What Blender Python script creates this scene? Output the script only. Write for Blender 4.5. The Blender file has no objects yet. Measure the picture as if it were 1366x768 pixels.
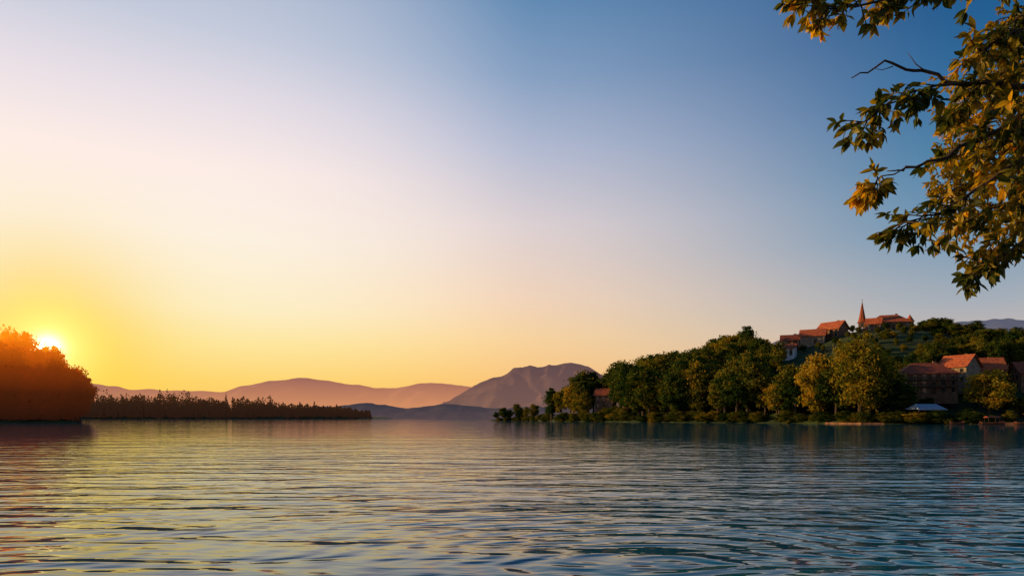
import bpy, math, random
import numpy as np
from mathutils import Vector, Matrix, noise

scene = bpy.context.scene
scene.view_settings.view_transform = 'Standard'
scene.view_settings.look = 'None'
scene.view_settings.exposure = 0
scene.view_settings.gamma = 1
random.seed(4)
COL = scene.collection

def lin(c):
    o = []
    for v in c:
        v = v/255.0
        o.append(v/12.92 if v <= 0.04045 else ((v+0.055)/1.055)**2.4)
    return (o[0], o[1], o[2], 1.0)

# ------------------------------------------------------------------ materials
def newmat(name):
    m = bpy.data.materials.new(name); m.use_nodes = True
    m.node_tree.nodes.clear()
    return m, m.node_tree.nodes, m.node_tree.links

def ramp(N, stops, interp='LINEAR'):
    r = N.new('ShaderNodeValToRGB'); cr = r.color_ramp; cr.interpolation = interp
    cr.elements[0].position = stops[0][0]; cr.elements[0].color = stops[0][1]
    cr.elements[1].position = stops[-1][0]; cr.elements[1].color = stops[-1][1]
    for p, c in stops[1:-1]:
        e = cr.elements.new(p); e.color = c
    return r

def mth(N, L, op, a, b=None, c=None, clamp=False):
    n = N.new('ShaderNodeMath'); n.operation = op; n.use_clamp = clamp
    for i, v in enumerate((a, b, c)):
        if v is None: continue
        if isinstance(v, (int, float)): n.inputs[i].default_value = v
        else: L.new(v, n.inputs[i])
    return n.outputs[0]

def mixc(N, L, f, a, b, mode='MIX'):
    n = N.new('ShaderNodeMixRGB'); n.blend_type = mode
    for i, v in enumerate((f, a, b)):
        if isinstance(v, (int, float)): n.inputs[i].default_value = v
        elif isinstance(v, tuple): n.inputs[i].default_value = v
        else: L.new(v, n.inputs[i])
    return n.outputs[0]

def surf_mat(name, c1, c2, scale=1.0, rough=0.85, bump=0.0, spec=0.3, coord='Object', detail=5):
    m, N, L = newmat(name)
    out = N.new('ShaderNodeOutputMaterial'); p = N.new('ShaderNodeBsdfPrincipled')
    tc = N.new('ShaderNodeTexCoord'); nz = N.new('ShaderNodeTexNoise')
    nz.inputs['Scale'].default_value = scale; nz.inputs['Detail'].default_value = detail
    L.new(tc.outputs[coord], nz.inputs['Vector'])
    r = ramp(N, [(0.32, (*c1, 1)), (0.68, (*c2, 1))]); L.new(nz.outputs['Fac'], r.inputs[0])
    L.new(r.outputs[0], p.inputs['Base Color'])
    p.inputs['Roughness'].default_value = rough; p.inputs['Specular IOR Level'].default_value = spec
    if bump:
        b = N.new('ShaderNodeBump'); b.inputs['Distance'].default_value = bump
        L.new(nz.outputs['Fac'], b.inputs['Height']); L.new(b.outputs[0], p.inputs['Normal'])
    L.new(p.outputs[0], out.inputs[0])
    return m

def foliage_mat(name, dark, mid, warm, trans=0.4, nscale=0.35, gloss=0.0, haze_emit=None, pos=(0.35, 0.5, 0.68)):
    m, N, L = newmat(name)
    out = N.new('ShaderNodeOutputMaterial')
    geo = N.new('ShaderNodeNewGeometry'); oi = N.new('ShaderNodeObjectInfo'); tc = N.new('ShaderNodeTexCoord')
    nz = N.new('ShaderNodeTexNoise'); nz.inputs['Scale'].default_value = nscale; nz.inputs['Detail'].default_value = 3
    L.new(tc.outputs['Object'], nz.inputs['Vector'])
    r = ramp(N, [(pos[0], (*dark, 1)), (pos[1], (*mid, 1)), (pos[2], (*warm, 1))])
    a = mth(N, L, 'MULTIPLY_ADD', geo.outputs['Random Per Island'], 0.22, -.11)
    b = mth(N, L, 'MULTIPLY_ADD', oi.outputs['Random'], 0.34, -.17)
    s = mth(N, L, 'ADD', nz.outputs['Fac'], a); s = mth(N, L, 'ADD', s, b)
    L.new(s, r.inputs[0])
    d = N.new('ShaderNodeBsdfDiffuse'); t = N.new('ShaderNodeBsdfTranslucent')
    L.new(r.outputs[0], d.inputs[0])
    tcol = mixc(N, L, 1.0, r.outputs[0], (1.9, 1.5, 0.6, 1), 'MULTIPLY')
    L.new(tcol, t.inputs[0])
    mx = N.new('ShaderNodeMixShader'); mx.inputs[0].default_value = trans
    L.new(d.outputs[0], mx.inputs[1]); L.new(t.outputs[0], mx.inputs[2])
    res = mx.outputs[0]
    if gloss:
        g = N.new('ShaderNodeBsdfGlossy'); g.inputs['Roughness'].default_value = 0.45
        g.inputs[0].default_value = (0.6, 0.6, 0.6, 1)
        m2 = N.new('ShaderNodeMixShader'); m2.inputs[0].default_value = gloss
        L.new(res, m2.inputs[1]); L.new(g.outputs[0], m2.inputs[2]); res = m2.outputs[0]
    if haze_emit:   # leaf emission graded by height, painted in for sunlight scattered by warm air
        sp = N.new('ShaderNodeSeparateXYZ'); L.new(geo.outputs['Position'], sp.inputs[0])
        mr = N.new('ShaderNodeMapRange'); mr.inputs[1].default_value = haze_emit[0]; mr.inputs[2].default_value = haze_emit[1]
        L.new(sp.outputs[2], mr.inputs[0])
        hr = ramp(N, haze_emit[2]); L.new(mr.outputs[0], hr.inputs[0])
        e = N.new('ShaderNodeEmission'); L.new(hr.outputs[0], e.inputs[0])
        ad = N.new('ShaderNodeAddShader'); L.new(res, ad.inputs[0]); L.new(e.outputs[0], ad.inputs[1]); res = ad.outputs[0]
    L.new(res, out.inputs[0])
    return m

M_bark = surf_mat('bark', (0.035, 0.022, 0.014), (0.09, 0.06, 0.04), 6, 0.95, 0.02)
M_fol = foliage_mat('foliage_green', (0.016, 0.038, 0.010), (0.055, 0.085, 0.015), (0.17, 0.14, 0.02), 0.38)
M_folgold = foliage_mat('foliage_golden', (0.06, 0.08, 0.012), (0.21, 0.175, 0.018), (0.38, 0.25, 0.025), 0.42)
M_folsun = foliage_mat('foliage_sunset', (0.04, 0.015, 0.005), (0.09, 0.03, 0.008), (0.16, 0.05, 0.01), 0.6,  # red-orange backlit glow painted into leaf colour and emission
                       haze_emit=(0, 36, [(0, (.015, .005, .003, 1)), (.3, (.055, .012, .003, 1)), (.55, (.20, .034, .003, 1)), (.78, (.58, .11, .004, 1)), (1, (.9, .26, .006, 1))]))
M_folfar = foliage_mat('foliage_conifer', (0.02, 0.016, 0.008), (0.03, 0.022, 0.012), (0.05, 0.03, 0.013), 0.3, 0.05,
                       haze_emit=(0, 30, [(0, (.018, .008, .005, 1)), (1, (.032, .013, .006, 1))]))
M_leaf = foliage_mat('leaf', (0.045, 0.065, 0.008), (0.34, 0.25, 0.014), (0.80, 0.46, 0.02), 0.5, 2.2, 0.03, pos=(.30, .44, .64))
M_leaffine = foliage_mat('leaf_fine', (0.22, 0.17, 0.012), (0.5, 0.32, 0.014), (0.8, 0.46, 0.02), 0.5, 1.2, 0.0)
M_ground = surf_mat('grass_ground', (0.014, 0.026, 0.006), (0.055, 0.08, 0.015), 0.12, 1.0, 0.3)
M_roof = surf_mat('roof_tiles', (0.28, 0.055, 0.02), (0.52, 0.13, 0.04), 1.1, 0.85, 0.08)
M_roofd = surf_mat('roof_tiles_dark', (0.2, 0.045, 0.02), (0.34, 0.085, 0.035), 1.1, 0.85, 0.08)
M_plaster = surf_mat('plaster', (0.2, 0.14, 0.09), (0.34, 0.25, 0.17), 0.8, 0.9)
M_plasterr = surf_mat('plaster_ochre', (0.13, 0.06, 0.035), (0.26, 0.13, 0.07), 0.8, 0.9)
M_timber = surf_mat('dark_timber', (0.05, 0.025, 0.014), (0.11, 0.055, 0.03), 3, 0.8)
M_stone = surf_mat('stone', (0.15, 0.08, 0.05), (0.3, 0.17, 0.1), 1.2, 0.95, 0.05)
M_boat = surf_mat('varnished_wood', (0.16, 0.05, 0.022), (0.3, 0.10, 0.035), 4, 0.5)
M_tin = surf_mat('pale_metal_roof', (0.25, 0.32, 0.4), (0.36, 0.43, 0.5), 2, 0.5)
M_white = surf_mat('white_paint', (0.6, 0.58, 0.55), (0.75, 0.73, 0.7), 2, 0.6)
M_glass, N, L = newmat('window_glass')
p = N.new('ShaderNodeBsdfPrincipled'); o = N.new('ShaderNodeOutputMaterial')
p.inputs['Base Color'].default_value = (0.015, 0.018, 0.022, 1); p.inputs['Roughness'].default_value = 0.08
L.new(p.outputs[0], o.inputs[0])

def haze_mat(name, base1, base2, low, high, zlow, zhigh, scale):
    """distant land: dark forest/rock plus emission painted in for air-scattered light, graded by height"""
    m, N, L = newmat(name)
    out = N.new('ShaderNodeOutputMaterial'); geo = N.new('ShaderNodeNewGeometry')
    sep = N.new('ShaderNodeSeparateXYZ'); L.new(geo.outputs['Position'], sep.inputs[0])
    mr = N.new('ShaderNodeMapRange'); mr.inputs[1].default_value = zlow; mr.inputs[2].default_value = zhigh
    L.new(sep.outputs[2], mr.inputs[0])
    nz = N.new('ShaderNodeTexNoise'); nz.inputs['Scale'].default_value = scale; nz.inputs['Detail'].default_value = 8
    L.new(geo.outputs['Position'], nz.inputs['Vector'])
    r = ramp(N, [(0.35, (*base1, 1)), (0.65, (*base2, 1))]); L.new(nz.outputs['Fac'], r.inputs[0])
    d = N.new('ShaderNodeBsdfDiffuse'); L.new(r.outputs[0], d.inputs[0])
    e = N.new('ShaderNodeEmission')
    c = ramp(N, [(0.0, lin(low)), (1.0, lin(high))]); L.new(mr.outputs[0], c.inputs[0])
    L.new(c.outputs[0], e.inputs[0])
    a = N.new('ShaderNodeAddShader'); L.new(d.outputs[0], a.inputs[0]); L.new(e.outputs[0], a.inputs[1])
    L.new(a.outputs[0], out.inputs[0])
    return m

# ------------------------------------------------------------------ mesh helpers
class MB:
    def __init__(s): s.v = []; s.f = []; s.m = []
    def box(s, cx, cy, cz, sx, sy, sz, m=0):
        b = len(s.v)
        for dz in (-.5, .5):
            for dx, dy in ((-.5, -.5), (.5, -.5), (.5, .5), (-.5, .5)):
                s.v.append((cx+dx*sx, cy+dy*sy, cz+dz*sz))
        for f in ((0, 3, 2, 1), (4, 5, 6, 7), (0, 1, 5, 4), (1, 2, 6, 5), (2, 3, 7, 6), (3, 0, 4, 7)):
            s.f.append(tuple(b+i for i in f)); s.m.append(m)
    def poly(s, pts, faces, m=0):
        b = len(s.v); s.v += [tuple(p) for p in pts]
        for f in faces: s.f.append(tuple(b+i for i in f)); s.m.append(m)
    def tube(s, pts, rad, n=7, m=0):
        b = len(s.v); pts = [Vector(p) for p in pts]
        for i, p in enumerate(pts):
            d = (pts[min(i+1, len(pts)-1)]-pts[max(i-1, 0)])
            d = d.normalized() if d.length > 1e-6 else Vector((0, 0, 1))
            u = d.cross(Vector((0.13, 0.31, 0.94)))
            if u.length < 0.1: u = d.cross(Vector((1, 0, 0)))
            u.normalize(); w = d.cross(u)
            for k in range(n):
                a = 2*math.pi*k/n
                s.v.append(tuple(p+(u*math.cos(a)+w*math.sin(a))*rad[i]))
        for i in range(len(pts)-1):
            for k in range(n):
                k2 = (k+1) % n
                s.f.append((b+i*n+k, b+i*n+k2, b+(i+1)*n+k2, b+(i+1)*n+k)); s.m.append(m)
        s.f.append(tuple(b+(len(pts)-1)*n+k for k in range(n))); s.m.append(m)
    def quads(s, V, m=0):
        b = len(s.v); n = len(V)//4
        s.v += [tuple(x) for x in V.tolist()]
        s.f += [(b+4*i, b+4*i+1, b+4*i+2, b+4*i+3) for i in range(n)]
        s.m += [m]*n
    def mesh(s, name, mats, smooth=False):
        me = bpy.data.meshes.new(name); me.from_pydata(s.v, [], s.f)
        for mt in mats: me.materials.append(mt)
        me.polygons.foreach_set('material_index', s.m)
        if smooth: me.polygons.foreach_set('use_smooth', [True]*len(s.f))
        me.update(); return me
    def obj(s, name, mats, smooth=False, parent=None):
        o = bpy.data.objects.new(name, s.mesh(name, mats, smooth)); COL.objects.link(o)
        if parent: o.parent = parent
        return o

def empty(name, loc=(0, 0, 0), rz=0):
    e = bpy.data.objects.new(name, None); e.location = loc; e.rotation_euler = (0, 0, rz)
    e.empty_display_size = 1; COL.objects.link(e); return e

def nrm(A): return A/np.maximum(np.linalg.norm(A, axis=1, keepdims=True), 1e-6)

def leaf_quads(C, Nn, S, rng, asp=0.65):
    Nn = nrm(Nn); T = nrm(np.cross(Nn, rng.normal(size=Nn.shape))); B = np.cross(Nn, T)
    S = S[:, None]
    V = np.stack([C-T*S, C+B*S*asp, C+T*S*0.9, C-B*S*asp], axis=1)
    return V.reshape(-1, 3)

# ------------------------------------------------------------------ trees
def tree_mesh(name, seed, H=15., W=11., base=0.16, lobes=46, nl=170, leaf=0.34, taper=0.0, mat=None, droop=0.0):
    rng = np.random.RandomState(seed); b = MB()
    lean = rng.normal(size=2)*0.3
    tp = [(0, 0, -1.0), (lean[0]*.3, lean[1]*.3, H*.25), (lean[0], lean[1], H*.55), (lean[0]*1.2, lean[1]*1.2, H*.85)]
    b.tube(tp, [H*.028, H*.02, H*.012, H*.003], 8, 0)
    cz = H*(base+(1-base)/2); rz = H*(1-base)/2
    for i in range(lobes):
        d = rng.normal(size=3); d /= np.linalg.norm(d); rr = rng.uniform(0.2, 1.0)**0.5*0.9
        z = d[2]*rr
        wid = W/2*(1-taper*(z+1)/2)*rng.uniform(0.8, 1.18)
        r = H*rng.uniform(0.04, 0.11)
        c = np.array([d[0]*rr*(wid-r*.6)+lean[0], d[1]*rr*(wid-r*.6)+lean[1], cz+z*(rz-r*.8)])
        t0 = np.array(tp[1])*(1-.5)+np.array(tp[2])*.5; t0[2] = min(c[2]*0.7, H*.6)
        if i % 2 == 0:
            b.tube([tuple(t0), tuple((t0+c)/2+rng.normal(size=3)*.3), tuple(c)], [H*.007, H*.004, H*.0015], 4, 0)
        n = int(nl*(r/(H*.08))**2)
        D = nrm(rng.normal(size=(n, 3))); D[:, 2] = D[:, 2]*0.9+0.12
        rad = r*rng.uniform(0.5, 1.12, size=(n, 1))*(1+0.3*rng.normal(size=(n, 1)))
        P = c+D*rad*np.array([1.25, 1.25, .8])
        P[:, 2] -= droop*np.abs(rng.normal(size=n))
        b.quads(leaf_quads(P, D+rng.normal(size=(n, 3))*0.55, leaf*rng.uniform(.5, 1.25, size=n), rng), 1)
    return b.mesh(name, [M_bark, mat or M_fol])

VAR = [tree_mesh('broadleaf_mesh_a', 1, 15, 11.5), tree_mesh('broadleaf_mesh_b', 2, 15, 10, 0.12, 48),
       tree_mesh('broadleaf_mesh_c', 3, 15, 9, 0.12, 44, taper=0.35), tree_mesh('broadleaf_mesh_d', 5, 15, 13, 0.12, 58),
       tree_mesh('broadleaf_mesh_e', 8, 15, 8, 0.08, 42, taper=0.5), tree_mesh('broadleaf_mesh_f', 9, 15, 11, 0.04, 56, taper=0.25)]
POP = tree_mesh('poplar_mesh', 21, 15, 5.2, 0.05, 40, 150, taper=0.55)
GOLD = []
for k in (0, 1, 5, 3):
    g = VAR[k].copy(); g.name = 'golden_tree_mesh'; g.materials[1] = M_folgold; GOLD.append(g)
HERO = tree_mesh('willow_tree_mesh', 33, 28, 21, 0.05, 105, 240, 0.42, 0.2, M_folgold, 0.6)
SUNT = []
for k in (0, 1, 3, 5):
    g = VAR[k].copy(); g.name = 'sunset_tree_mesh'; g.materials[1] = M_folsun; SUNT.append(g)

def put(name, me, x, y, z, h, w=1.0, parent=None, base=15.0):
    o = bpy.data.objects.new(name, me); s = h/base
    o.location = (x, y, z-0.2); o.scale = (s*w, s*w, s); o.rotation_euler = (0, 0, random.uniform(0, 6.28))
    COL.objects.link(o)
    if parent: o.parent = parent
    return o

# ------------------------------------------------------------------ terrain of the right-hand hill
SX = [-12, 5, 13, 20, 55, 83, 104, 122, 139, 200, 420]
SY = [397, 385, 362, 330, 270, 240, 203, 196, 184, 168, 110]
def sm(t): t = np.clip(t, 0, 1); return t*t*(3-2*t)
def dshore(x, y):
    return np.minimum((y-np.interp(x, SX, SY))*0.75, (x+14)*0.9)
def HT(x, y):
    d = dshore(x, y)
    g = 40*np.exp(-((x-165)**2)/6050.)*np.exp(-((y-305)**2)/6050.)
    g = g*sm(d/45.)
    return np.where(d < 0, np.maximum(d*0.5, -3), np.minimum(d*0.35, 0.9)+g)
xs = np.arange(-40, 430, 3.0); ys = np.arange(96, 640, 3.0)
X, Y = np.meshgrid(xs, ys); Z = HT(X, Y)
Z = Z+np.array([[noise.noise(Vector((a*.05, b*.05, 0)))*.8+noise.noise(Vector((a*.2, b*.2, 3)))*.25 for a in xs] for b in ys])*(Z > 1.2)
def grid_obj(name, X, Y, Z, mat, smooth=True):
    ny, nx = X.shape
    V = np.stack([X, Y, Z], -1).reshape(-1, 3).tolist()
    F = [(j*nx+i, j*nx+i+1, (j+1)*nx+i+1, (j+1)*nx+i) for j in range(ny-1) for i in range(nx-1)]
    me = bpy.data.meshes.new(name); me.from_pydata(V, [], F); me.materials.append(mat)
    if smooth: me.polygons.foreach_set('use_smooth', [True]*len(F))
    o = bpy.data.objects.new(name, me); COL.objects.link(o); return o
grid_obj('hill', X, Y, Z, M_ground)
def hz(x, y): return float(HT(np.array(float(x)), np.array(float(y))))

# ------------------------------------------------------------------ houses
def house(name, x, y, z, w, d, h, rh, rot=0, wall=None, roof=None, floors=2, nwin=4, kind='gable', balcony=False, chim=True):
    wall = wall or M_plaster; roof = roof or M_roof
    e = empty(name, (x, y, z), math.radians(rot))
    b = MB(); b.box(0, 0, h/2-1.5, w, d, h+3)
    if kind == 'gable':
        b.poly([(-w/2, -d/2, h), (-w/2, d/2, h), (-w/2, 0, h+rh*.96), (w/2, -d/2, h), (w/2, d/2, h), (w/2, 0, h+rh*.96)],
               [(0, 2, 1), (3, 4, 5), (0, 3, 5, 2), (1, 2, 5, 4)])
    b.obj('walls', [wall], parent=e)
    r = MB(); ow = w/2+.7; od = d/2+.8; e0 = h-.25; t = .22
    if kind == 'gable':
        for sgn in (-1, 1):
            r.poly([(-ow, sgn*od, e0), (ow, sgn*od, e0), (ow, 0, h+rh), (-ow, 0, h+rh),
                    (-ow, sgn*od, e0+t), (ow, sgn*od, e0+t), (ow, 0, h+rh+t), (-ow, 0, h+rh+t)],
                   [(0, 1, 2, 3), (4, 5, 6, 7), (0, 1, 5, 4), (1, 2, 6, 5), (3, 0, 4, 7)])
    else:
        k = max(ow-od, 0.3)
        r.poly([(-ow, -od, e0), (ow, -od, e0), (ow, od, e0), (-ow, od, e0), (-ow, -od, e0+t), (ow, -od, e0+t), (ow, od, e0+t), (-ow, od, e0+t),
                (-k, 0, h+rh), (k, 0, h+rh)],
               [(3, 2, 1, 0), (0, 1, 5, 4), (1, 2, 6, 5), (2, 3, 7, 6), (3, 0, 4, 7), (4, 5, 9, 8), (5, 6, 9), (6, 7, 8, 9), (7, 4, 8)])
    r.obj('roof', [roof], parent=e)
    g = MB(); fr = MB(); fh = h/floors
    for f in range(floors):
        zc = fh*(f+.55)
        for i in range(nwin):
            xc = -w/2+w*(i+.5)/nwin
            if f == 0 and i == nwin//2: continue
            fr.box(xc, -d/2-.03, zc, 1.1, .1, 1.45); g.box(xc, -d/2-.06, zc, .92, .1, 1.25)
            fr.box(xc, -d/2-.12, zc-.86, 1.3, .24, .1)
        for i in range(2):
            yc = -d/2+d*(i+.5)/2
            fr.box(-w/2-.03, yc, zc, .1, 1.1, 1.45); g.box(-w/2-.06, yc, zc, .1, .92, 1.25)
    g.obj('window_glass', [M_glass], parent=e); fr.obj('window_frames', [M_plaster], parent=e)
    dd = MB(); dd.box(-w/2+w*(nwin//2+.5)/nwin, -d/2-.05, 1.1, 1.1, .14, 2.2); dd.obj('door', [M_timber], parent=e)
    if balcony:
        q = MB()
        for f in range(1, floors):
            zz = fh*f; q.box(0, -d/2-.65, zz, w*.96, 1.3, .16)
            q.box(0, -d/2-1.27, zz+1.0, w*.96, .08, .1)
            n = int(w*2)
            for i in range(n+1): q.box(-w*.475+w*.95*i/n, -d/2-1.27, zz+.52, .09, .06, .86)
        for i in range(5): q.box(-w*.46+w*.92*i/4, -d/2-1.2, fh*floors/2-.2, .18, .18, fh*floors-.5)
        q.obj('balcony', [M_timber], parent=e)
    if chim:
        c = MB(); c.box(w*.2, d*.12, h+rh*.85, .8, .8, 1.9); c.box(w*.2, d*.12, h+rh*.85+1.0, 1.0, 1.0, .14)
        c.obj('chimney', [M_plasterr], parent=e)
    return e

HS = []
def H_(*a, **k):
    HS.append((a[1], a[2], a[4])); return house(*a, **k)
H_('chalet_house', 131, 217, 9.2, 16, 9, 6.4, 3.6, -14, wall=M_plasterr, roof=M_roofd, floors=3, nwin=6, balcony=True, kind='hip')
H_('lakeside_house', 145.5, 222, 12.4, 8.5, 8, 5.8, 3.8, -62, wall=M_plaster, floors=2, nwin=3)
H_('lakeside_house', 156, 226, 12.2, 10, 8, 5.2, 4.0, -20, wall=M_plasterr, floors=2, nwin=4)
H_('lakeside_house', 170, 222, 10.6, 12, 8, 5.6, 3.6, -10, wall=M_plasterr, roof=M_roofd, floors=2, nwin=4)
H_('village_house', 131, 297, 33.4, 9.5, 7, 3.6, 3.0, -30, roof=M_roof, wall=M_plaster, nwin=4)
H_('village_house', 140.5, 299, 36.6, 10, 7, 3.6, 3.4, -58, roof=M_roof, wall=M_plasterr, nwin=4)
H_('village_house', 124, 303, 32.3, 8, 7, 3.4, 2.6, -18, roof=M_roofd, wall=M_plasterr, nwin=3)
H_('white_cottage', 117, 288, 27.9, 5.0, 5, 3.0, 1.8, -35, wall=M_white, roof=M_roofd, nwin=2)
H_('waterside_house', 43, 313, 5.6, 8.5, 6, 6.4, 3.0, -24, wall=M_plasterr, roof=M_roofd, floors=2, nwin=3)
H_('castle_building', 166, 301, 40.2, 16, 9, 3.0, 3.8, -22, wall=M_stone, roof=M_roof, nwin=6, kind='hip')
H_('castle_wing', 157.5, 297, 39.5, 5.5, 5, 2.8, 2.6, -35, wall=M_stone, roof=M_roof, nwin=2, chim=False)

# turret on the castle's right end
e = empty('castle_turret', (172.5, 296.0, 39.5))
b = MB(); b.tube([(0, 0, -2), (0, 0, 3.9)], [1.5, 1.45], 14); b.obj('walls', [M_stone], parent=e)
b = MB(); b.tube([(0, 0, 3.8), (0, 0, 4.0), (0, 0, 7.0)], [1.9, 1.85, .03], 14); b.obj('roof', [M_roof], parent=e)
b = MB()
for a in (200, 250, 300):
    a = math.radians(a); b.box(1.48*math.cos(a), 1.48*math.sin(a), 2.8, .35, .35, 1.0)
b.obj('windows', [M_glass], parent=e)
# church tower with needle spire
e = empty('church_spire', (154.4, 301, 38.5), math.radians(-30))
b = MB(); b.box(0, 0, 1.3, 2.9, 2.9, 7.2); b.box(0, 0, 4.95, 3.3, 3.3, .25); b.obj('tower', [M_stone], parent=e)
b = MB(); b.tube([(0, 0, 5.08), (0, 0, 5.8), (0, 0, 7.6), (0, 0, 14.6)], [2.2, 1.7, 1.3, .05], 8); b.obj('spire', [M_roofd], parent=e)
b = MB(); b.box(0, 0, 14.9, .1, .1, 1.3); b.box(0, 0, 15.15, .55, .1, .1); b.obj('cross', [M_timber], parent=e)
b = MB(); b.box(0, -1.46, 3.9, .8, .1, 1.3); b.box(-1.46, 0, 3.9, .1, .8, 1.3); b.obj('belfry_windows', [M_glass], parent=e)
b = MB(); b.tube([(0, -1.52, 2.4), (0, -1.46, 2.4)], [.55, .55], 16); b.obj('clock_face', [M_white], parent=e)

# boathouse, boats, walls
e = empty('boathouse', (121.5, 200.5, 1.4), math.radians(8))
b = MB()
for i in range(5):
    for j in (-1, 1): b.box(-3.9+i*1.95, j*2.1, 1.4, .18, .18, 3.0)
b.box(0, 2.0, 1.3, 7.7, .1, 2.6); b.obj('posts_and_back_wall', [M_timber], parent=e)
b = MB(); b.poly([(-4.6, -2.9, 2.9), (4.6, -2.9, 2.9), (4.6, 2.9, 2.9), (-4.6, 2.9, 2.9), (-3.4, 0, 4.5), (3.4, 0, 4.5), ],
                 [(3, 2, 1, 0), (0, 1, 5, 4), (1, 2, 5), (2, 3, 4, 5), (3, 0, 4)]); b.box(0, -2.92, 2.8, 9.2, .1, .25)
b.obj('roof', [M_tin], parent=e)
b = MB(); b.box(0, -.4, -.1, 8.4, 5.6, .2); b.obj('deck', [M_timber], parent=e)

def rowboat(x, y, rot, Ln=6.0, canopy=False):
    e = empty('rowing_boat', (x, y, 0.05), math.radians(rot)); b = MB(); n = 12; rows = []
    for i in range(n+1):
        t = i/n*2-1; w = 0.9*(1-abs(t)**2.4)**.8+.03; sh = .45+.45*t*t
        rows.append([(t*Ln/2, -w, sh), (t*Ln/2, -w*.7, .02), (t*Ln/2*.97, 0, -.15), (t*Ln/2, w*.7, .02), (t*Ln/2, w, sh),
                     (t*Ln/2*.98, w*.9, sh), (t*Ln/2*.96, w*.6, .12), (t*Ln/2*.96, -w*.6, .12), (t*Ln/2*.98, -w*.9, sh)])
    pts = [p for r in rows for p in r]; F = []
    for i in range(n):
        for k in range(9): F.append((i*9+k, i*9+(k+1) % 9, (i+1)*9+(k+1) % 9, (i+1)*9+k))
    b.poly(pts, F); b.obj('hull', [M_boat], parent=e, smooth=False)
    b = MB()
    for t in (-.5, 0, .45): b.box(t*Ln/2, 0, .34, .3, 1.4*(1-abs(t)**2.4), .05)
    b.obj('benches', [M_timber], parent=e)
    if canopy:
        b = MB()
        for sx in (-1.6, 1.6):
            for sy in (-.7, .7): b.box(sx, sy, 1.1, .06, .06, 1.5)
        b.obj('canopy_posts', [M_timber], parent=e)
        b = MB(); b.poly([(-1.9, -.9, 1.85), (1.9, -.9, 1.85), (1.9, .9, 1.85), (-1.9, .9, 1.85), (-1.9, 0, 2.25), (1.9, 0, 2.25)],
                         [(0, 1, 5, 4), (3, 4, 5, 2), (0, 4, 3), (1, 2, 5)]); b.obj('canopy', [M_roofd], parent=e)
rowboat(128, 182, 6, 7.5, True); rowboat(121.5, 186.5, 16, 5.5); rowboat(134, 178, 2, 6.5)

def wall_strip(name, pts, h, th, mat):
    b = MB()
    for (x0, y0), (x1, y1) in zip(pts[:-1], pts[1:]):
        a = math.atan2(y1-y0, x1-x0); nx, ny = -math.sin(a)*th/2, math.cos(a)*th/2
        P = [(x0-nx, y0-ny), (x1-nx, y1-ny), (x1+nx, y1+ny), (x0+nx, y0+ny)]
        b.poly([(p[0], p[1], -.8) for p in P]+[(p[0], p[1], h) for p in P],
               [(0, 1, 5, 4), (1, 2, 6, 5), (2, 3, 7, 6), (3, 0, 4, 7), (4, 5, 6, 7)])
    return b.obj(name, [mat])
M_wall = surf_mat('quay_stone', (0.09, 0.045, 0.025), (0.3, 0.14, 0.07), .9, 0.95, 0.08)
wall_strip('quay_wall', [(130, 190.3), (134, 187.2), (139, 183.5), (150, 180.3), (175, 174), (200, 167.5)], .6, 1.2, M_wall)
wall_strip('shore_wall', [(98, 213), (101, 208), (104, 202.5), (109, 200)], .4, 1.2, M_wall)
# wooden jetty
e = empty('wooden_jetty', (141, 179, 0), math.radians(-4)); b = MB(); b.box(0, 0, .6, 11, 1.8, .12)
for i in range(7):
    for j in (-.75, .75): b.box(-5.1+i*1.7, j, .15, .18, .18, 1.4)
b.obj('deck_and_piles', [M_boat], parent=e)

# ------------------------------------------------------------------ forest on the hill
TX = [-12, 5, 15, 27, 41, 57, 80, 92, 99, 106, 112, 121, 137, 150, 164, 174, 180, 200, 230, 260, 400]
TZ = [9, 12, 17, 23, 28.5, 31, 33, 37, 43, 40, 37, 32, 35, 38, 40.5, 43.5, 45, 43, 39, 36, 25]
forest = empty('hillside_forest')
y = 176.0; cnt = 0
while y < 330:
    x = 14.0
    while x < 300:
        px = x+random.uniform(-2.4, 2.4); py = y+random.uniform(-2.4, 2.4); x += 6.3
        if px > 0.86*py+20 or dshore(px, py) < 2.0: continue
        z = hz(px, py); ok = True
        for hx, hy, hw in HS:
            if abs(px-hx) < hw*.6+2.2 and -9 < py-hy < 7.5: ok = False; break
        if not ok: continue
        if abs(px-121.5) < 8 and py < 206: continue
        if 118 < px < 185 and py < 214 and random.random() < .6: continue
        if ((px-113)/11)**2+((py-268)/20)**2 < 1: continue
        top = 2+(np.interp(px, TX, TZ)-2)*py/310.
        f = random.uniform(.80, 1.05) if py > 288 else random.uniform(.45, .98)
        h = (top-z)*f
        if 94 < px < 118 and 222 < py < 262: h *= .5
        if 118 < px < 185 and py < 214: h = min(h, 6.5)
        if py > 275 and 118 < px < 172 and h > 7: h = 7
        if 36 < px < 50 and py < 305: h = min(h, 6)
        h = min(max(h, 3.6), 25)
        w = random.uniform(.85, 1.25)*(1.35 if h < 9 else 1)
        if px > 174 and py > 240: h = max(h, random.uniform(4.5, 7)); w = random.uniform(1.2, 1.7)
        me = random.choice(VAR) if random.random() > .1 else POP
        if random.random() < (.2 if px < 172 else .05): me = random.choice(GOLD)
        put('tree', me, px, py, z, h, w, forest); cnt += 1
    y += 6.2
print('forest', cnt)

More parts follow.
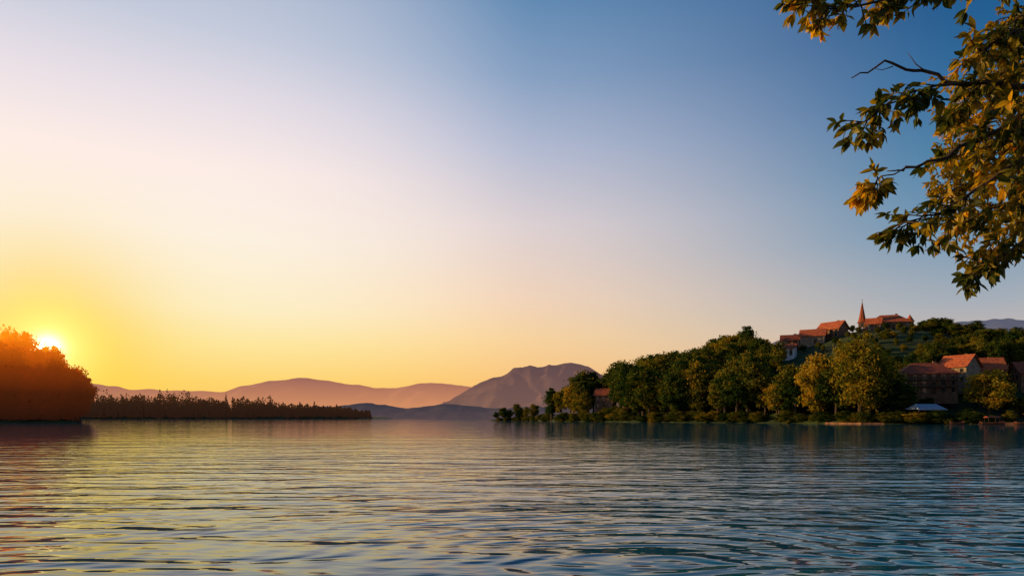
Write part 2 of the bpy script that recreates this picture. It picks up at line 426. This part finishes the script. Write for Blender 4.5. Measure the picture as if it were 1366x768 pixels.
# individually readable trees
def T(name, me, x, y, h, w=1.0, **k): put(name, me, x, y, max(hz(x, y), .3), h, w, **k)
put('willow_tree', HERO, 106, 208, .9, 29, 1.0, base=28)
T('golden_tree', GOLD[0], 99.5, 222, 21, .95); T('broadleaf_tree', VAR[3], 81, 246, 20, 1.15)
T('golden_tree', GOLD[2], 70, 264, 24, .75); T('golden_tree', GOLD[1], 55, 274, 15, .95)
T('broadleaf_tree', VAR[1], 62, 268, 17); T('golden_tree', GOLD[3], 29, 322, 18, .8)
T('poplar_tree', POP, 19.5, 336, 17, 1.3); T('broadleaf_tree', VAR[5], 33, 314, 14, 1.0)
T('golden_tree', GOLD[1], 24, 330, 16, .8); T('broadleaf_tree', VAR[2], 52, 279, 13, 1.1)
T('golden_tree', GOLD[3], 137, 196, 15.5, 1.15); T('broadleaf_tree', VAR[2], 91, 232, 15, 1.0)
T('broadleaf_tree', VAR[4], 76, 252, 18, .9); T('broadleaf_tree', VAR[0], 114, 206, 9, 1.2)
T('golden_tree', GOLD[0], 160, 202, 12, 1.1); T('broadleaf_tree', VAR[5], 148, 205, 9, 1.2)
T('broadleaf_tree', VAR[1], 126, 207, 7, 1.3); T('broadleaf_tree', VAR[3], 152, 213, 8, 1.1)
T('broadleaf_tree', VAR[2], 143, 211, 9, 1.0); T('broadleaf_tree', VAR[0], 120, 213, 12, .9)
T('poplar_tree', POP, 103, 300, 22, 1.2); T('broadleaf_tree', VAR[2], 97, 304, 21, .9)
for i, (x_, y_, h_) in enumerate(((180, 292, 7), (187, 295, 8.5), (195, 298, 8.5), (205, 296, 9), (216, 298, 7.5), (228, 300, 8), (200, 280, 9), (188, 276, 9), (210, 270, 9), (222, 276, 8), (176, 285, 6), (183, 304, 7), (236, 290, 9))):
    T('broadleaf_tree', VAR[(0, 3, 5, 1)[i % 4]], x_, y_, h_, 1.2)
for x_, y_, h_ in ((-9, 396, 5.5), (-5, 393, 8), (-1, 391, 7), (3, 389, 10), (8, 380, 8), (12, 372, 9), (6, 395, 7), (-3, 400, 6)):
    T('small_tree', random.choice(VAR), x_, y_, h_, 1.0)
# low bushes right at the waterline
bush = empty('shoreline_bushes')
for i in range(330):
    x_ = random.uniform(-8, 175); y_ = np.interp(x_, SX, SY)+random.uniform(.3, 5)
    if 126 < x_ < 150 and random.random() < .6: continue
    put('bush', random.choice(VAR+VAR+GOLD[:1]), x_, y_, hz(x_, y_)-.8, random.uniform(2, 5)*(.7 if x_ < 14 else 1), random.uniform(1.3, 2.2), bush)

# ------------------------------------------------------------------ left wooded point
def HL(x, y):
    d = np.minimum(np.minimum(-.628*y-x-1, y-238), 420-y)*.8
    return np.where(d < 0, np.maximum(d*.5, -3), np.minimum(d*.3, 1.2)+3*sm(d/50.))
xl = np.arange(-460, -140, 4.0); yl = np.arange(225, 430, 4.0); XL, YL = np.meshgrid(xl, yl)
grid_obj('wooded_point', XL, YL, HL(XL, YL), M_ground)
lf = empty('wooded_point_trees')
LX = [-1.6, -.96, -.78, -.73, -.695, -.675, -.65, -.638, -.625]; LZ = [38, 38, 36, 35, 30, 28, 22, 21, 14]
for i in range(170):
    y_ = 244+110*random.random()**1.5; u = -.632-random.random()**1.4*.5; x_ = u*y_
    h = np.interp(u, LX, LZ)*(y_/250)*random.uniform(.68, 1.03)*(1 if i % 3 else .7)
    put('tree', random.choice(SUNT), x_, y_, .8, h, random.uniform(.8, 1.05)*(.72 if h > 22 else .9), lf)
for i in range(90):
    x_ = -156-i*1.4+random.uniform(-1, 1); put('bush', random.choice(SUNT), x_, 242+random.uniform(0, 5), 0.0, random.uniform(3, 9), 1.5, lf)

# ------------------------------------------------------------------ far conifer treeline
def treeline(name, x0, x1, y0, y1, n, hfun, mat, seed, size=1.5):
    rng = np.random.RandomState(seed); b = MB()
    for i in range(n):
        x = rng.uniform(x0, x1); y_ = rng.uniform(y0, y1); h = hfun(x)*rng.uniform(.5, .92)*(1.25 if rng.rand() < .1 else 1); w = h*rng.uniform(.2, .38)
        h *= 1+.08*math.sin(x*.05)+.06*math.sin(x*.13)
        con = rng.rand() < .3; m = 130
        t = rng.uniform(0, 1, m)**(1.3 if con else .8)
        rr = (1-t)*1.0 if con else np.sqrt(np.clip(1-(2*t-.9)**2, 0, 1))*1.1
        a = rng.uniform(0, 6.283, m); r = w*rr*rng.uniform(.5, 1.1, m)
        P = np.stack([x+np.cos(a)*r, y_+np.sin(a)*r, t*h+.3], 1)
        Nn = np.stack([np.cos(a), np.sin(a), np.full(m, .5)], 1)+rng.normal(size=(m, 3))*.5
        S = size*rng.uniform(.6, 1.2, m)*(1.15-t*.6)
        b.quads(leaf_quads(P, Nn, S, rng), 0)
        b.tube([(x, y_, -.5), (x, y_, h*.5)], [.5, .2], 4, 1)
    return b.obj(name, [mat, M_bark])
treeline('distant_treeline', -760, -196, 883, 950, 760, lambda x: float(np.interp(x, [-760, -560, -420, -330, -260, -196], [38, 37, 34, 26, 21, 13])), M_folfar, 5, 1.9)
def HF(x, y):
    d = np.minimum(np.minimum(y-878, (-185-x)*.5), 1100-y)
    return np.where(d < 0, -1.0, np.minimum(d*.2, 2.5))
xf = np.arange(-1000, -150, 12.0); yf = np.arange(860, 1130, 8.0); XF, YF = np.meshgrid(xf, yf)
grid_obj('far_shore', XF, YF, HF(XF, YF), M_ground)

# ------------------------------------------------------------------ mountains
def ridge(name, prof, y0, depth, amp, ns, mat, nx=300, ny=60, seed=0):
    px = [p[0] for p in prof]; pz = [p[1] for p in prof]
    xs = np.linspace(px[0], px[-1], nx); vs = np.linspace(-1, 1, ny)
    X, V = np.meshgrid(xs, vs); Z = np.zeros_like(X)
    base = np.interp(xs, px, pz); ker = np.ones(7)/7; base = np.convolve(np.pad(base, 3, 'edge'), ker, 'valid')
    for j, v in enumerate(vs):
        for i, x in enumerate(xs):
            f = max(0, 1-abs(v))
            n = noise.fractal(Vector((x*ns, v*depth*ns, seed)), 0.9, 2.1, 6)
            rdg = 1-abs(noise.noise(Vector((x*ns*1.6, v*depth*ns*.6, seed+9))))*2
            Z[j, i] = base[i]*(f**.85)+amp*(n*.9+rdg*.8-.4)*math.sin(math.pi*min(1, f*.9))*1.4+amp*.3*n*(f > .85)-6*(1-f)
    return grid_obj(name, X, y0+V*depth, Z, mat)
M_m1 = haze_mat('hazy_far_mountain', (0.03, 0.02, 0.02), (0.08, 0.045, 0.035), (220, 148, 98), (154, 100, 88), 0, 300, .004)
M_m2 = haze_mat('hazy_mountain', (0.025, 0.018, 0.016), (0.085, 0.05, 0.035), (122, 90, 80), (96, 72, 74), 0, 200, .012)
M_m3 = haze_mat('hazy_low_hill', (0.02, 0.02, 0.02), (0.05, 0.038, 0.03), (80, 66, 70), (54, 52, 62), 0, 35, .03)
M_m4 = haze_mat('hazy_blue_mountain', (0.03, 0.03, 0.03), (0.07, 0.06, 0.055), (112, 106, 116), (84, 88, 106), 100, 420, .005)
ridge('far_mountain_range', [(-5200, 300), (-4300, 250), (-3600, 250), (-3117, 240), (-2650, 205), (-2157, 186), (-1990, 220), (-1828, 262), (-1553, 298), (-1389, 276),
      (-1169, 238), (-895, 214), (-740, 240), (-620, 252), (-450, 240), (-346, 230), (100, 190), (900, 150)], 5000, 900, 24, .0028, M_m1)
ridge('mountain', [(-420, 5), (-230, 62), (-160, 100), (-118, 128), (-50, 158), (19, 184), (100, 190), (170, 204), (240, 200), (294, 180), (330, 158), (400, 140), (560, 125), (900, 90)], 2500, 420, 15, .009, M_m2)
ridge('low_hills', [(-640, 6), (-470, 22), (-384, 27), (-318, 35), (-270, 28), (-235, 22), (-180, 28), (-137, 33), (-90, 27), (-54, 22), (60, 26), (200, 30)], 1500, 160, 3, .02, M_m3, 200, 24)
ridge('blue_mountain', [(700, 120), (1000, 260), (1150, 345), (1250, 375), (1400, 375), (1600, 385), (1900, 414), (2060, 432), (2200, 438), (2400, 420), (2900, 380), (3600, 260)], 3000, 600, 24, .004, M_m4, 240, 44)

# ------------------------------------------------------------------ near bank (where the viewer stands)
def HN(x, y):
    d = 5.2+0.5*np.sin(x*.35)-y
    return np.where(d < 0, np.maximum(d*.4, -2), np.minimum(d*.25, .45))
xn = np.arange(-60, 60, .8); yn = np.arange(-60, 9, .8); XN, YN = np.meshgrid(xn, yn)
grid_obj('grassy_bank', XN, YN, HN(XN, YN), M_ground)

# ------------------------------------------------------------------ water
m, N, L = newmat('lake_water')
out = N.new('ShaderNodeOutputMaterial'); p = N.new('ShaderNodeBsdfPrincipled')
p.inputs['Base Color'].default_value = (0.0, 0.125, 0.185, 1)
p.inputs['Roughness'].default_value = 0.03; p.inputs['IOR'].default_value = 1.333
geo = N.new('ShaderNodeNewGeometry')
sepw = N.new('ShaderNodeSeparateXYZ'); L.new(geo.outputs['Position'], sepw.inputs[0])
def wn(sx, sy, rot, scale, detail, dist=0.0):
    mp = N.new('ShaderNodeMapping'); mp.inputs['Scale'].default_value = (sx, sy, 1); mp.inputs['Rotation'].default_value = (0, 0, rot)
    L.new(geo.outputs['Position'], mp.inputs[0])
    nz = N.new('ShaderNodeTexNoise'); nz.inputs['Scale'].default_value = scale; nz.inputs['Detail'].default_value = detail
    nz.inputs['Distortion'].default_value = dist
    L.new(mp.outputs[0], nz.inputs['Vector']); return nz.outputs['Fac']
a = wn(.30, 1, .06, .95, 2, .5); b_ = wn(.38, 1, -.12, 2.9, 2, .5); c = wn(.12, .5, .1, .10, 3)
dd = wn(.35, 1, .2, .28, 1)
h = mth(N, L, 'MULTIPLY', a, .14)
gust = mth(N, L, 'MULTIPLY_ADD', c, 2.8, -.5)
h2 = mth(N, L, 'MULTIPLY', mth(N, L, 'MULTIPLY', b_, .034), gust)
h = mth(N, L, 'ADD', h, h2)
h = mth(N, L, 'ADD', h, mth(N, L, 'MULTIPLY', dd, .14))
# ring ripples spreading on the surface
vm = N.new('ShaderNodeVectorMath'); vm.operation = 'DISTANCE'; L.new(geo.outputs['Position'], vm.inputs[0]); vm.inputs[1].default_value = (2.2, 9.4, 0)
rr = mth(N, L, 'MULTIPLY_ADD', a, 1.7, vm.outputs['Value'])
sn = mth(N, L, 'SINE', mth(N, L, 'MULTIPLY', rr, 9.0))
fall = mth(N, L, 'POWER', 2.718, mth(N, L, 'MULTIPLY', vm.outputs['Value'], -.18))
h = mth(N, L, 'ADD', h, mth(N, L, 'MULTIPLY', mth(N, L, 'MULTIPLY', sn, fall), .014))
# the far lake, in the lee of the shores, is calmer than the water near the bank; gusts break up the edge
warp = mth(N, L, 'MULTIPLY_ADD', c, 60.0, sepw.outputs[1])
cm = N.new('ShaderNodeMapRange'); cm.interpolation_type = 'SMOOTHERSTEP'
cm.inputs[1].default_value = 20; cm.inputs[2].default_value = 120; cm.inputs[3].default_value = 1.0; cm.inputs[4].default_value = .17
L.new(warp, cm.inputs[0]); h = mth(N, L, 'MULTIPLY', h, cm.outputs[0])
bp = N.new('ShaderNodeBump'); bp.inputs['Strength'].default_value = 1; bp.inputs['Distance'].default_value = 1
L.new(h, bp.inputs['Height']); L.new(bp.outputs[0], p.inputs['Normal']); L.new(p.outputs[0], out.inputs[0])
b = MB(); b.poly([(-14000, -3000, 0), (14000, -3000, 0), (14000, 14000, 0), (-14000, 14000, 0)], [(0, 1, 2, 3)])
b.obj('lake_water', [m])

# ------------------------------------------------------------------ overhanging foreground tree
rng = np.random.RandomState(7)
fg = empty('overhanging_tree', (0, 0, 0))
wood = MB(); LV = []; LF = []; LM = []
MI = 0
def add_leaf(p, d, Ln, up):
    d = d.normalized(); s = d.cross(up)
    if s.length < .1: s = d.cross(Vector((1, 0, 0)))
    s.normalize(); n = s.cross(d).normalized(); W = Ln*rng.uniform(.17, .25); b = len(LV)
    curl = rng.uniform(.05, .35); fold = rng.uniform(.1, .5)
    LV.append(tuple(p))
    for t, w in ((.16, .55), (.36, .95), (.58, 1.0), (.8, .55)):
        c = p+d*(Ln*t)-n*(curl*Ln*t*t)
        LV.append(tuple(c+s*(W*w)+n*(W*w*fold))); LV.append(tuple(c)); LV.append(tuple(c-s*(W*w)+n*(W*w*fold)))
    LV.append(tuple(p+d*Ln-n*(curl*Ln)))
    LF.append((b, b+1, b+2)); LF.append((b, b+2, b+3))
    for k in range(3):
        q = b+1+3*k; LF.append((q, q+3, q+4, q+1)); LF.append((q+1, q+4, q+5, q+2))
    q = b+10; LF.append((q, b+13, q+1)); LF.append((q+1, b+13, q+2))
    LM.extend([MI]*10)
def rv(s=1.0): return Vector(rng.normal(size=3)*s)
def twig(p, d, Ln, leafs=7, ls=.07):
    pts = [p]; d = d.normalized(); n = 5
    for i in range(n):
        d = (d+rv(.13)+Vector((0, 0, -.07))).normalized(); pts.append(pts[-1]+d*(Ln/n))
    wood.tube(pts, [.0036*(1-i/(n+1))+.0008 for i in range(n+1)], 5)
    for i in range(leafs):
        t = (0.25+.75*(i+1)/leafs)*n; k = min(int(t), n-1); q = pts[k].lerp(pts[k+1], t-k)
        dd = ((pts[k+1]-pts[k]).normalized()*.7+rv(.55)+Vector((0, 0, -.28)))
        add_leaf(q, dd, ls*rng.uniform(.65, 1.2), Vector((0, 0, 1))+rv(.7))
    for i in range(4):
        add_leaf(pts[-1], d+rv(.55)+Vector((0, 0, -.25)), ls*rng.uniform(.8, 1.25), Vector((0, 0, 1))+rv(.7))
def branch(P, r0, r1, y0=3.8, dens=12, tl=.2, start=0., end=1., leafs=6, ls=.07):
    pts = [Vector((a[0], (a[2] if len(a) > 2 else y0), a[1])) for a in P]
    fine = []
    for i in range(len(pts)-1):
        for k in range(4):
            q = pts[i].lerp(pts[i+1], k/4); fine.append(q+rv(.008))
    fine.append(pts[-1]); n = len(fine)
    wood.tube(fine, [r0+(r1-r0)*i/(n-1) for i in range(n)], 7)
    tot = sum((fine[i+1]-fine[i]).length for i in range(n-1)); m = int(tot*dens)
    for i in range(m):
        t = start+(end-start)*(i+rng.rand())/m; k = min(int(t*(n-1)), n-2)
        q = fine[k].lerp(fine[k+1], t*(n-1)-k); dr = (fine[k+1]-fine[k]).normalized()
        twig(q, dr*.7+rv(.55)+Vector((0, .0, -.12)), tl*rng.uniform(.5, 1.2), leafs, ls)
    if end >= 1: twig(fine[-1], fine[-1]-fine[-2], tl*.6, leafs, ls)
branch([(3.3, 3.86), (2.85, 3.84), (2.53, 3.845), (2.30, 3.92), (2.07, 3.965), (1.89, 3.885)], .018, .003, 3.8, 14, .12, 0., .38, 6)
wood.tube([(2.32, 3.8, 3.91), (2.25, 3.8, 3.96), (2.20, 3.8, 4.03)], [.005, .003, .001], 5)
wood.tube([(2.12, 3.8, 3.95), (2.05, 3.78, 3.92), (1.99, 3.78, 3.93)], [.003, .002, .001], 5)
branch([(3.3, 3.83), (2.9, 3.66), (2.66, 3.59), (2.43, 3.46), (2.22, 3.39), (2.10, 3.375)], .02, .003, 3.82, 15, .13, 0., .5, 6)
branch([(2.30, 3.41), (2.07, 3.34), (1.98, 3.27)], .005, .002, 3.8, 34, .10, .5, 1, 6)
branch([(2.6, 3.85), (2.34, 3.83), (2.2, 3.80), (2.03, 3.70), (1.90, 3.60)], .009, .002, 3.78, 38, .14, .2, 1, 7)
branch([(3.4, 3.75), (2.95, 3.5), (2.60, 3.27), (2.38, 3.13), (2.2, 3.09)], .016, .003, 3.85, 32, .17, 0, 1, 7)
branch([(3.5, 3.3), (3.0, 3.11), (2.78, 2.94), (2.66, 2.86), (2.58, 2.80)], .012, .002, 3.8, 32, .11, 0, 1, 6)
branch([(3.6, 4.6), (3.0, 4.52), (2.6, 4.42), (2.28, 4.36), (1.98, 4.30), (1.74, 4.28), (1.64, 4.30)], .014, .002, 3.8, 32, .14, 0, 1, 7)
branch([(3.3, 4.3), (2.95, 4.22), (2.72, 4.12), (2.58, 4.02)], .012, .002, 3.85, 40, .18, 0, 1, 7)
branch([(3.3, 4.1), (2.95, 4.05), (2.75, 3.95), (2.62, 3.80)], .012, .002, 4.0, 36, .17, 0, 1, 7)
for (x0, z0, x1, z1, yy) in ((3.3, 3.7, 2.55, 3.52, 4.05), (3.3, 3.4, 2.62, 3.12, 4.1), (3.2, 3.8, 2.7, 3.6, 3.6),
                             (3.4, 3.5, 2.8, 3.3, 3.7), (3.3, 3.2, 2.75, 3.0, 3.9), (3.3, 4.45, 2.8, 4.25, 4.0)):
    branch([(x0, z0), ((x0+x1)/2, (z0+z1)/2+.03), (x1, z1)], .011, .002, yy, 34, .19, 0, 1, 8)
# finer, more golden foliage further out along the same crown
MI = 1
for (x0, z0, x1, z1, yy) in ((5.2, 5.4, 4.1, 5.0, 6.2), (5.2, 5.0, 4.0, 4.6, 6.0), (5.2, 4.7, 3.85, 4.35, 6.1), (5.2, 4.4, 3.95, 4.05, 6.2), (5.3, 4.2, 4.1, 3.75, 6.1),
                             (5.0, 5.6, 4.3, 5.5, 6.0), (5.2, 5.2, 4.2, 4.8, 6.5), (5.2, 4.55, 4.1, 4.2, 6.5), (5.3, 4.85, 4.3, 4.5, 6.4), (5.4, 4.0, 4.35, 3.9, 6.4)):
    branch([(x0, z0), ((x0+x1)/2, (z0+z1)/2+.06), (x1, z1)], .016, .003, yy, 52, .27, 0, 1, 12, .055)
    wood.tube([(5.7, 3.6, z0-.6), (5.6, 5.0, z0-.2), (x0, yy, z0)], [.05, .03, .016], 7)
MI = 0
# trunk and limbs to the right, outside the view
wood.tube([(5.9, 3.4, -.3), (5.85, 3.5, 1.2), (5.7, 3.6, 2.6), (5.6, 3.6, 4.2), (5.8, 3.5, 5.8), (5.9, 3.4, 7.4)], [.3, .24, .2, .16, .1, .03], 14)
for zt, P in ((2.9, (3.3, 3.8, 3.86)), (2.8, (3.3, 3.82, 3.83)), (2.7, (3.4, 3.85, 3.75)), (2.4, (3.5, 3.8, 3.3)), (3.9, (3.6, 3.8, 4.6)), (3.4, (3.3, 3.85, 4.3)), (3.2, (3.3, 4.0, 4.1)), (3.0, (3.3, 4.05, 3.6))):
    wood.tube([(5.66, 3.6, zt), (4.6, 3.7, (zt+P[2])/2+.2), P], [.06, .035, .016], 8)
for i in range(330):
    d = rng.normal(size=3); d /= np.linalg.norm(d); q = Vector((6.3, 2.6, 6.2))+Vector(d)*2.3*rng.uniform(.5, 1); q.x = max(q.x, 4.6)
    twig(q, Vector(d)+rv(.4), .3, 6, .1)
wood.obj('trunk_and_branches', [M_bark], smooth=True, parent=fg)
me = bpy.data.meshes.new('leaves'); me.from_pydata(LV, [], LF); me.materials.append(M_leaf); me.materials.append(M_leaffine)
me.polygons.foreach_set('material_index', LM)
o = bpy.data.objects.new('leaves', me); COL.objects.link(o); o.parent = fg
print('leaf faces', len(LF))

# ------------------------------------------------------------------ sun + sky
AZ = math.radians(-34.2); EL = math.radians(4.8)
sd = Vector((math.cos(EL)*math.sin(AZ), math.cos(EL)*math.cos(AZ), math.sin(EL)))
LAZ = math.radians(-78); LEL = math.radians(10.0)  # sun lamp swung left of the visible glow to side-light the right shore
ld = Vector((math.cos(LEL)*math.sin(LAZ), math.cos(LEL)*math.cos(LAZ), math.sin(LEL)))
sl = bpy.data.lights.new('sun', 'SUN'); sl.energy = 5.0; sl.angle = math.radians(.6); sl.color = (1, .64, .25)
so = bpy.data.objects.new('sun', sl); so.rotation_euler = (-ld).to_track_quat('-Z', 'Y').to_euler(); so.location = (-60, 80, 60); COL.objects.link(so)

w = bpy.data.worlds.new('World'); scene.world = w; w.use_nodes = True
N = w.node_tree.nodes; L = w.node_tree.links; N.clear()
out = N.new('ShaderNodeOutputWorld')
sky = N.new('ShaderNodeTexSky'); sky.sky_type = 'NISHITA'; sky.sun_disc = False
sky.sun_elevation = LEL; sky.sun_rotation = LAZ; sky.air_density = 1.0; sky.dust_density = 1.0
bg1 = N.new('ShaderNodeBackground'); bg1.inputs[1].default_value = .06; L.new(sky.outputs[0], bg1.inputs[0])
tc = N.new('ShaderNodeTexCoord'); sep = N.new('ShaderNodeSeparateXYZ'); L.new(tc.outputs['Generated'], sep.inputs[0])
x_, y_, z_ = sep.outputs
hl = mth(N, L, 'MAXIMUM', mth(N, L, 'SQRT', mth(N, L, 'ADD', mth(N, L, 'MULTIPLY', x_, x_), mth(N, L, 'MULTIPLY', y_, y_))), .001)
hd = mth(N, L, 'DIVIDE', mth(N, L, 'ADD', mth(N, L, 'MULTIPLY', x_, math.sin(AZ)), mth(N, L, 'MULTIPLY', y_, math.cos(AZ))), hl)
def zr(st):
    r = ramp(N, [(p_, lin(c_)) for p_, c_ in st]); L.new(z_, r.inputs[0]); return r.outputs[0]
cl = zr([(0, (255, 192, 90)), (.05, (255, 214, 112)), (.10, (255, 232, 158)), (.146, (255, 240, 198)), (.236, (255, 243, 226)), (.32, (255, 238, 232)), (.397, (232, 223, 231)), (.466, (198, 204, 221)), (.7, (105, 140, 184)), (1, (60, 95, 150))])
cc = zr([(0, (252, 176, 100)), (.061, (254, 200, 122)), (.116, (255, 214, 155)), (.169, (251, 217, 186)), (.27, (232, 216, 215)), (.364, (190, 195, 216)), (.447, (142, 167, 200)), (.521, (104, 144, 185)), (.8, (50, 95, 150)), (1, (40, 80, 135))])
cr = zr([(0, (225, 176, 145)), (.096, (196, 182, 176)), (.14, (166, 174, 184)), (.226, (110, 150, 180)), (.307, (72, 128, 167)), (.381, (44, 106, 154)), (.45, (30, 90, 142)), (.8, (20, 65, 118)), (1, (25, 60, 110))])
def mrange(v, a, b):
    n = N.new('ShaderNodeMapRange'); n.interpolation_type = 'SMOOTHSTEP'; n.inputs[1].default_value = a; n.inputs[2].default_value = b; L.new(v, n.inputs[0]); return n.outputs[0]
c = mixc(N, L, mrange(hd, .34, .94), cr, cc); c = mixc(N, L, mrange(hd, .80, 1.0), c, cl)
vm = N.new('ShaderNodeVectorMath'); vm.operation = 'DOT_PRODUCT'; L.new(tc.outputs['Generated'], vm.inputs[0]); vm.inputs[1].default_value = sd
dp = mth(N, L, 'MAXIMUM', vm.outputs['Value'], 0.0)
g1 = mth(N, L, 'MULTIPLY', mth(N, L, 'POWER', dp, 130.), .85)
c = mixc(N, L, g1, c, lin((255, 212, 50)))
g2 = mth(N, L, 'MULTIPLY', mth(N, L, 'POWER', dp, 1000.), .85)
c = mixc(N, L, g2, c, (1.6, 1.15, .30, 1))
g3 = mth(N, L, 'POWER', dp, 12000.)
c = mixc(N, L, g3, c, (4, 3.4, 1.8, 1))
bg2 = N.new('ShaderNodeBackground'); L.new(c, bg2.inputs[0]); bg2.inputs[1].default_value = 1.03
mx = N.new('ShaderNodeMixShader'); mx.inputs[0].default_value = .95
L.new(bg1.outputs[0], mx.inputs[1]); L.new(bg2.outputs[0], mx.inputs[2]); L.new(mx.outputs[0], out.inputs[0])

# ------------------------------------------------------------------ camera
cam = bpy.data.cameras.new('camera'); cam.lens = 24; cam.sensor_width = 36; cam.shift_y = .126
cam.clip_start = .05; cam.clip_end = 40000
co = bpy.data.objects.new('camera', cam); co.location = (0, 0, 2.0); co.rotation_euler = (math.radians(90), 0, 0)
COL.objects.link(co); scene.camera = co
